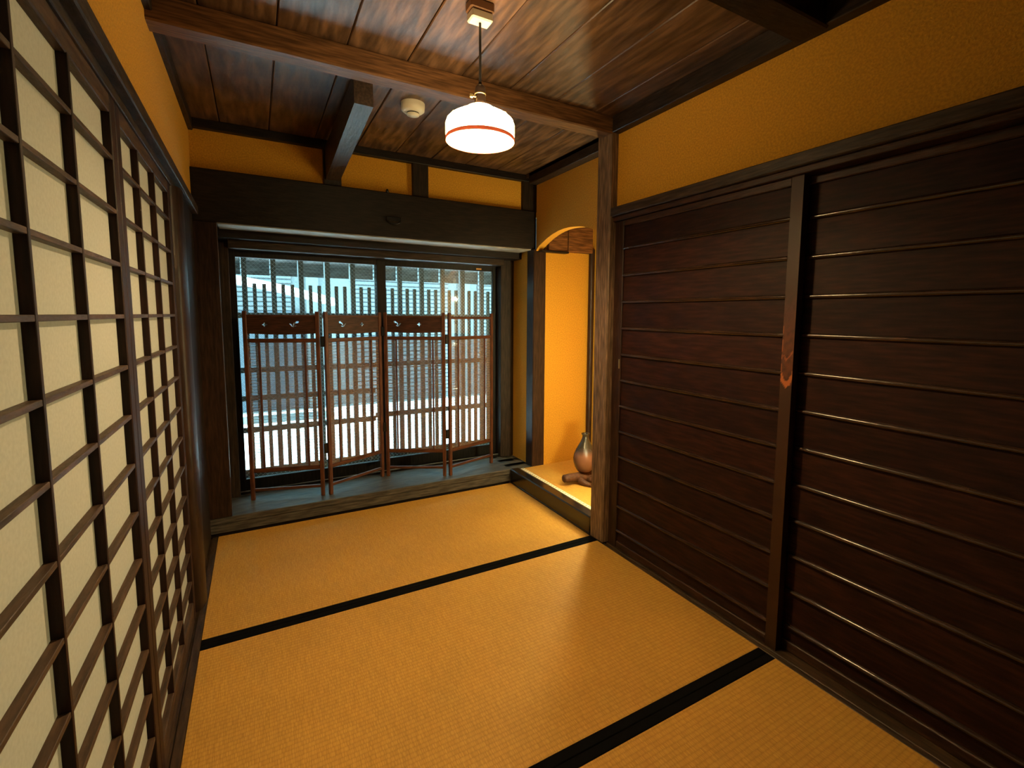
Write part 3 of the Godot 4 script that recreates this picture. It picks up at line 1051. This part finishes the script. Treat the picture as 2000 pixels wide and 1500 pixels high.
# ---------------------------------------------------------------- small things
func make_lamp() -> void:
	var c := Vector3(0.625, 0.0, -1.412)
	var t := thing("pendant_lamp", "glowing white pendant lamp with red rim hanging on a black cord", "lamp", c)
	block("ceiling_rose", Vector3(-0.038, 2.052, -0.024), Vector3(0.038, CEIL + 0.001, 0.024), M.rose_shadow, t, 0.004)
	block("rose_cap", Vector3(-0.034, 2.026, -0.022), Vector3(0.034, 2.052, 0.022), M.plastic, t, 0.004)
	var cs := new_st(true)
	tube(cs, [Vector3(0, 2.03, 0), Vector3(0, 1.93, 0.0008), Vector3(0, 1.858, 0), Vector3(0, 1.843, 0)], [0.0036, 0.0036, 0.0042, 0.0075], 12)
	put("cord", done(cs), M.cord, t)
	var ss := new_st(true)
	lathe(ss, [Vector2(0.0, 1.850), Vector2(0.010, 1.848), Vector2(0.015, 1.840), Vector2(0.0165, 1.828), Vector2(0.0165, 1.803), Vector2(0.0185, 1.798), Vector2(0.0185, 1.784), Vector2(0.012, 1.782)], Vector3.ZERO, 28)
	var so := put("socket", done(ss), M.bakelite, t)
	var rs := new_st(true)
	lathe(rs, [Vector2(0.0163, 1.823), Vector2(0.0178, 1.822), Vector2(0.0178, 1.8195), Vector2(0.0163, 1.8185)], Vector3.ZERO, 28)
	put("ring", done(rs), M.brass, so)
	var ks := new_st()
	bx(ks, Vector3(-0.030, 1.806, 0.004), Vector3(-0.016, 1.811, 0.009), 0.001)
	bx(ks, Vector3(-0.037, 1.8025, 0.003), Vector3(-0.026, 1.8145, 0.010), 0.002)
	put("switch_key", done(ks), M.brass, so)
	# shade: drum of white glass with a shouldered top, open below
	var R := 0.105
	var prof0 := [Vector2(0.020, 1.783), Vector2(0.040, 1.781), Vector2(0.046, 1.776), Vector2(0.052, 1.768), Vector2(0.072, 1.762), Vector2(0.090, 1.752), Vector2(0.101, 1.742), Vector2(R, 1.730), Vector2(R, 1.692)]
	for k in 6:
		var sh := new_st(true)
		for w in 11:
			var a0 := TAU * (k + w / 11.0) / 6.0 + deg_to_rad(57.0)
			var a1 := TAU * (k + (w + 1) / 11.0) / 6.0 + deg_to_rad(57.0)
			for i in prof0.size() - 1:
				var p: Vector2 = prof0[i]
				var q: Vector2 = prof0[i + 1]
				quad(sh, Vector3(cos(a0) * p.x, p.y, sin(a0) * p.x), Vector3(cos(a1) * p.x, p.y, sin(a1) * p.x), Vector3(cos(a1) * q.x, q.y, sin(a1) * q.x), Vector3(cos(a0) * q.x, q.y, sin(a0) * q.x), Vector3(cos(a0), 0.7, sin(a0)))
		put("shade_panel", done(sh), M.opal, t)
	var rim := new_st(true)
	lathe(rim, [Vector2(R - 0.0005, 1.693), Vector2(R + 0.0008, 1.6915), Vector2(R + 0.0008, 1.682), Vector2(R - 0.0005, 1.681)], Vector3.ZERO, 64)
	var ri := put("rim_band", done(rim), M.red, t)
	tag(ri, "red band round the lower rim")
	for k in 6:
		var a := TAU * k / 6.0 + deg_to_rad(57.0)
		var rb := new_st(true)
		var dir := Vector3(cos(a), 0, sin(a))
		tube(rb, [dir * 0.053 + Vector3(0, 1.770, 0), dir * 0.091 + Vector3(0, 1.754, 0), dir * (R + 0.001) + Vector3(0, 1.732, 0), dir * (R + 0.001) + Vector3(0, 1.688, 0)], [0.0009, 0.0009, 0.0009, 0.0009], 6)
		put("rib", done(rb), M.brass, t)
	var bs := new_st(true)
	var prof := []
	for k in 13:
		var a := -PI / 2 + PI * 0.86 * k / 12.0
		prof.append(Vector2(0.028 * cos(a), 1.728 + 0.030 * sin(a)))
	prof.append(Vector2(0.013, 1.775))
	prof.append(Vector2(0.012, 1.785))
	lathe(bs, prof, Vector3.ZERO, 28)
	put("bulb", done(bs), glow(25.0), t)
	lamp_light(Vector3(0, 1.728, 0), LAMP_ENERGY, 0.026, t)

func make_lantern() -> void:  # unseen lantern, added as backlight for the paper doors
	var t := thing("backlight_lantern", "added unseen lantern that lights the paper doors from behind", "lantern", Vector3(-1.95, -0.005, -1.0))
	var ps := new_st(true)
	lathe(ps, [Vector2(0.11, 0.62), Vector2(0.11, 1.02)], Vector3.ZERO, 32)
	put("shade", done(ps), glow(1.2), t)
	for k in 3:
		var a := TAU * k / 3.0
		var ls := new_st(true)
		tube(ls, [Vector3(cos(a), 0, sin(a)) * 0.13, Vector3(cos(a) * 0.115, 1.04, sin(a) * 0.115)], [0.008, 0.008], 8)
		put("leg", done(ls), M.dark_y, t)
	lamp_light(Vector3(0, 0.82, 0), NEXT_ROOM_ENERGY, 0.06, t, ALCOVE_COLOR)

func make_small() -> void:
	var d := thing("smoke_detector", "round cream smoke detector on the ceiling near the beam stub", "detector", Vector3(0.645, CEIL, -2.19))
	var st := new_st(true)
	lathe(st, [Vector2(0.052, 0.0), Vector2(0.052, -0.012), Vector2(0.050, -0.030), Vector2(0.040, -0.038), Vector2(0.027, -0.040)], Vector3.ZERO, 40)
	put("body", done(st), M.plastic, d)
	var s2 := new_st(true)
	lathe(s2, [Vector2(0.026, -0.038), Vector2(0.026, -0.045)], Vector3.ZERO, 32)
	put("slot", done(s2), M.dark_slot, d)
	var s3 := new_st(true)
	lathe(s3, [Vector2(0.028, -0.0445), Vector2(0.027, -0.050), Vector2(0.0, -0.052)], Vector3.ZERO, 32)
	put("sensor_cap", done(s3), M.plastic, d)

	var p := new_st(true)
	tube(p, [Vector3(0.688, 1.846, -2.866), Vector3(0.688, 1.857, -2.866), Vector3(0.688, 1.866, -2.866)], [0.0085, 0.0085, 0.005], 14)
	var pin := put("iron_peg", done(p), M.iron)
	tag(pin, "small black iron peg standing on the great beam's upper edge", "peg")
	var h := thing("iron_hook", "black iron loop hook on the great beam's face above the window", "hook", Vector3(0.717, 1.682, -2.857))
	var hs := new_st(true)
	var pts := []
	var rad := []
	for k in 13:
		var a := PI + PI * k / 12.0
		pts.append(Vector3(0.036 * cos(a), 0.018 * sin(a) + 0.006, 0.016 + 0.008 * sin(a + PI)))
		rad.append(0.0042)
	tube(hs, pts, rad, 10)
	put("loop", done(hs), M.iron, h)
	put("plate", box_mesh(Vector3(-0.042, 0.0, -0.001), Vector3(0.042, 0.030, 0.014), 0.003), M.iron, h)

func _ready() -> void:
	rng.seed = 7
	make_view()
	make_materials()
	M.drift = wood(lin(0.14, 0.052, 0.022), 0, 0.6, 6.0, 22.0, "streak", 0.6, false)
	var ce := plain(Color(1, 1, 1), 0.22)
	ce.vertex_color_use_as_albedo = true
	M.ceramic = ce
	var wn := plain(Color(1, 1, 1), 0.5)
	wn.metallic_specular = 0.35
	wn.vertex_color_use_as_albedo = true
	M.worn = wn
	M.rose_shadow = plain(lin(0.22, 0.10, 0.04), 0.5)  # brown paints the shadow on the upper block of the ceiling rose
	M.red = plain(lin(0.60, 0.10, 0.045), 0.5)
	M.red.backlight_enabled = true
	M.red.backlight = lin(0.010, 0.0020, 0.0010)
	var op := glow(SHADE_GLOW)
	M.opal = op
	make_shell()
	make_alcove()
	make_mats()
	make_doors()
	make_window()
	make_outside()
	make_screen()
	make_lamp()
	make_lantern()
	make_small()
